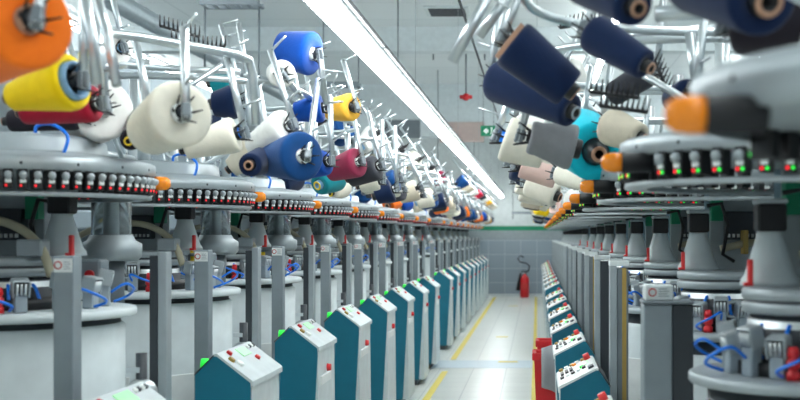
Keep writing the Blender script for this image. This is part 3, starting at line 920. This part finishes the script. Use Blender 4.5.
index_children()
for mach, names in ((ML[-1], ('creel_ring', 'drop_post', 'creel_support')), (ML[0], ('creel_ring', 'drop_post')), (MR[0], ('drop_post',)), (MR[1], ('drop_post',)), (MR[-1], ('drop_post',))):
    for o in list(kids(mach)):
        if o.name.split('.')[0] in names: bpy.data.objects.remove(o)
CH.clear(); index_children()
for o in list(kids(MR[-1])):
    if o.name.startswith('yarn_feeder'):
        p = o.location
        a = math.degrees(math.atan2(p.y, -p.x))
        if -34 < a < 40: bpy.data.objects.remove(o)
        else: o.location.z -= .014
for o in [x for x in COL.objects if x.parent == MR[-1]]:
    if o.name.startswith('feeder_ring'): o.location.z -= .022
    elif o.name.split('.')[0] == 'beacon': o.location.z -= .03
    elif o.name.startswith('feeder_rail'): bpy.data.objects.remove(o)
MB().lathe([(.50, 1.742), (.513, 1.745), (.5155, 1.768)], 'alu', 56, capa=False, capb=False).build('rim_cover', MR[-1])
# ------------------------------------------------------------------ cones of the nearest machines, one by one
def hero(mach, b, db, t, dt, rb, rt, col, label, tube='black', ring='tan', base='white', hold=True, top=None, br=.31, prot=.022):
    B_ = at(b[0], b[1], db); T_ = at(t[0], t[1], dt)
    ax = T_ - B_; L = ax.length
    y, tt = cone_mb(rb * db / F, rt * dt / F, L, col, tube, ring, base, br, prot)
    o = y.build('yarn_cone'); c = tt.build('cone_tube', o)
    o.matrix_world = frame(B_, ax)
    tag(o, label, 'yarn cone', 'yarn cones on the nearest machines')
    if hold:
        m = MB(); lo = mach.location
        inw = -1 if mach.location.x < -1 else 1
        tp = at(top[0], top[1], top[2]) if top else B_ + V((.05 * inw, .0, .30))
        holder_mb(m, B_ - lo, ax, tp - lo, tr=.0135)
        m.build('cone_holder', mach)
    return o
L = ML; R = MR
hero(L[-1], (29, 20), 2.5, (-72, 66), 2.80, 49, 40, 'orange', 'large orange yarn cone at the upper left corner, nearest on the left', base='tan', top=(52, -60, 2.64))
hero(L[-1], (73, 81), 3.3, (13, 97), 3.36, 29, 15, 'yellow', 'bright yellow yarn cone just below the large orange one', base='paleblue', br=.7, top=(84, -10, 3.3))
hero(L[0], (94, 103), 3.75, (25, 112), 3.8, 19, 13, 'crimson', 'crimson yarn cone directly under the bright yellow one', top=(96, 0, 3.75))
hero(L[0], (78, 115), 4.1, (10, 121), 4.1, 15, 11, 'black', 'black yarn cone under the crimson one at left')
hero(L[0], (103, 108), 4.15, (84, 124), 4.32, 32, 25, 'white', 'white yarn cone behind the crimson and yellow cones', top=(98, 0, 4.15))
hero(L[1], (120, 48), 5.6, (100, 52), 5.7, 16, 12, 'white', 'small white yarn cone above the near creel pipe', base='paleblue')
hero(L[0], (181, 113), 3.48, (150, 131), 3.66, 34, 25, 'cream', 'large cream yarn cone with black claw in its flat face, left of centre', top=(184, 28, 3.58))
hero(L[0], (150, 125), 4.25, (130, 140), 4.0, 21, 11, 'black', 'black yarn cone with yellow ringed tip beside the large cream cone', ring='yellow')
hero(L[0], (236, 134), 4.5, (186, 149), 4.5, 18, 11, 'cream', 'cream yarn cone with blue rim just right of the large cream cone', base='bluetube', top=(225, 50, 4.5))
hero(L[0], (288, 127), 4.9, (255, 148), 5.0, 20, 14, 'white', 'white yarn cone above the big mid blue one', base='white', top=(270, 50, 4.95))
hero(L[1], (303, 156), 4.8, (264, 161), 5.0, 25, 15, 'blue', 'big mid blue yarn cone with white ringed face over the left ring', base='white', top=(318, 80, 5.2))
hero(L[1], (270, 158), 5.05, (250, 165), 4.75, 15, 12, 'navy', 'dark navy yarn cone with ringed tip left of the big mid blue one', ring='tan')
hero(L[1], (254, 152), 5.75, (231, 168), 5.75, 16, 10, 'beige', 'beige yarn cone hanging behind the navy tip')
hero(L[1], (313, 54), 5.45, (281, 49), 5.5, 22, 18, 'azure', 'bright blue yarn cone standing high above the left creel', top=(326, 104, 5.5), base='white')
hero(L[1], (282, 74), 5.25, (277, 73), 5.42, 14, 11, 'white', 'white yarn cone with dark hole just below the high bright blue one', top=(300, 96, 5.4))
hero(L[1], (236, 102), 5.4, (214, 104), 5.4, 17, 13, 'navy', 'navy yarn cone behind the near left creel')
hero(L[1], (230, 82), 6.2, (212, 84), 6.2, 11, 9, 'teal', 'teal yarn cone behind the near left creel above the navy one')
hero(L[1], (326, 162), 5.65, (304, 170), 5.7, 13, 10, 'azure', 'bright blue yarn cone partly behind the big mid blue one', top=(330, 95, 5.7))
hero(L[2], (296, 112), 6.5, (284, 122), 6.5, 12, 9, 'burgundy', 'small burgundy yarn cone above the big mid blue one')
hero(L[1], (352, 107), 6.3, (330, 110), 6.4, 14, 11, 'ochre', 'ochre yarn cone with black centre beyond the high blue one', top=(343, 60, 6.4), base='black')
hero(L[1], (322, 108), 5.9, (295, 112), 5.9, 14, 10, 'azure', 'bright blue yarn cone behind the creel pipe under the high blue one')

hero(L[2], (358, 162), 6.85, (331, 171), 6.95, 15, 11, 'burgundy', 'burgundy yarn cone right of the big mid blue one, over the left row', top=(352, 108, 6.95))
hero(L[2], (377, 167), 7.0, (350, 178), 7.05, 13, 10, 'charcoal', 'charcoal yarn cone just right of and below the burgundy one', top=(368, 112, 7.1))
hero(L[2], (378, 181), 7.3, (360, 186), 7.3, 9, 7, 'cream', 'small cream yarn cone below the charcoal one', top=(382, 120, 7.4))
hero(L[2], (392, 190), 7.7, (376, 196), 7.7, 12, 9, 'navy', 'navy yarn cone right of the small cream one', top=(395, 126, 7.8))
hero(R[0], (512, 43), 3.6, (569, 89), 3.62, 26, 21, 'navy', 'navy yarn cone with tan rim hanging over the aisle at top centre', base='tan', ring='tan', br=.85, top=(535, -45, 3.7))
hero(R[1], (497, 80), 4.15, (571, 111), 3.95, 22, 17, 'navy', 'navy yarn cone with ringed tip hanging under the tan rimmed one', base='tan', ring='grey', top=(505, -20, 4.25))
hero(R[0], (593, 33), 3.4, (645, 65), 3.3, 20, 16, 'navy', 'navy yarn cone with tan rim, right of the top centre one', base='tan', top=(612, -45, 3.6))
hero(R[0], (585, -22), 2.7, (634, 6), 2.5, 27, 22, 'navy', 'navy yarn cone with ringed tip cut by the top edge', ring='tan', top=(560, -90, 2.9))
hero(R[-1], (700, -30), 2.4, (764, 0), 2.15, 44, 38, 'navy', 'big navy yarn cone with ringed tip at top right edge', ring='tan', top=(690, -90, 2.6))
hero(R[0], (738, 22), 2.75, (838, 24), 2.65, 33, 28, 'black', 'blurred black yarn cone below the big navy one at top right')
hero(R[1], (505, 138), 4.55, (545, 152), 4.55, 23, 18, 'cream', 'cream yarn cone with blue rim hanging over the aisle beside exit sign', base='bluetube', top=(520, 70, 4.6))
hero(R[1], (530, 137), 4.15, (574, 148), 4.16, 17, 23, 'grey', 'mid grey yarn cone in front of the cream one', ring='black')
hero(R[1], (580, 140), 4.9, (596, 152), 4.62, 32, 30, 'turquoise', 'turquoise yarn cone with black tapered tube and pink ringed tip', ring='tan', prot=.055)
hero(R[1], (609, 126), 4.45, (640, 138), 4.35, 19, 15, 'beige', 'pale beige yarn cone with brown core right of the turquoise one', base='tan', top=(612, 60, 4.5))
hero(R[2], (521, 167), 5.6, (556, 178), 5.6, 11, 11, 'pink', 'pale pink yarn cone under the cream and grey ones', top=(520, 100, 5.7))
hero(R[2], (529, 184), 5.9, (556, 196), 5.85, 13, 12, 'cream', 'cream yarn cone hanging below the pale pink one', top=(527, 120, 6.0))
hero(R[1], (560, 174), 5.3, (586, 183), 5.2, 11, 9, 'cream', 'cream yarn cone under the turquoise one')
hero(R[1], (520, 124), 5.3, (548, 128), 5.2, 10, 9, 'white', 'white yarn cone behind the navy cone tips')
hero(R[1], (650, 72), 4.4, (612, 95), 4.5, 14, 12, 'charcoal', 'charcoal yarn cone behind the right navy cone')
hero(R[0], (690, 95), 3.6, (672, 100), 3.7, 17, 13, 'navy', 'navy yarn cone behind the large orange beacon on the right')

# empty claws and combs on the near creels
def claw(mach, px, py, d, vx, label=None):
    m = MB(); p = at(px, py, d) - mach.location
    comb_mb(m, p, V(vx), 10, .15)
    m.build('yarn_comb', mach)
claw(L[0], 160, 26, 4.6, (1, .3, -.25)); claw(L[0], 172, 40, 4.5, (1, .2, -.2)); claw(L[0], 185, 48, 4.6, (1, .4, .1))
claw(R[0], 590, 92, 3.6, (1, .2, -.1)); claw(R[0], 600, 106, 3.55, (1, .3, -.1)); claw(R[0], 655, 62, 3.9, (.3, .2, -.6)); claw(R[1], 560, 28, 4.5, (1, .2, .2))
def pipe(mach, pts, r):
    m = MB(); m.tube([at(*p) - mach.location for p in pts], r, 'pipe', 10); m.build('creel_pipe', mach)
pipe(L[0], [(95, -8, 3.1), (106, 30, 3.05), (117, 85, 3.0)], .013)
pipe(L[0], [(84, -8, 3.2), (92, 40, 3.2), (97, 84, 3.2)], .015)
pipe(L[0], [(88, 30, 4.0), (140, 37, 4.15), (190, 46, 4.3), (235, 54, 4.5), (249, 60, 4.6), (253, 75, 4.62), (256, 125, 4.62)], .0165)
pipe(L[0], [(120, 65, 5.0), (180, 69, 5.0), (240, 72, 5.0)], .014)
pipe(R[0], [(490, -8, 3.6), (452, 62, 3.6)], .017); pipe(R[0], [(512, -8, 3.7), (479, 36, 3.7)], .016)
pipe(R[1], [(622, 36, 4.2), (690, 30, 4.2), (760, 28, 4.2)], .016); pipe(R[0], [(690, 33, 3.9), (698, 95, 3.9)], .018)
pipe(R[0], [(655, 14, 3.0), (700, 12, 3.0), (740, 4, 3.0)], .02)

# ------------------------------------------------------------------ world, view
w = bpy.data.worlds.new('world'); bpy.context.scene.world = w
w.use_nodes = True
w.node_tree.nodes['Background'].inputs[0].default_value = (.8, .9, .95, 1)
w.node_tree.nodes['Background'].inputs[1].default_value = 1.0
sc = bpy.context.scene
sc.view_settings.view_transform = 'Standard'
sc.view_settings.look = 'None'
sc.view_settings.exposure = -0.40
sc.view_settings.gamma = 1.0
sc.cycles.max_bounces = 6
sc.cycles.diffuse_bounces = 5
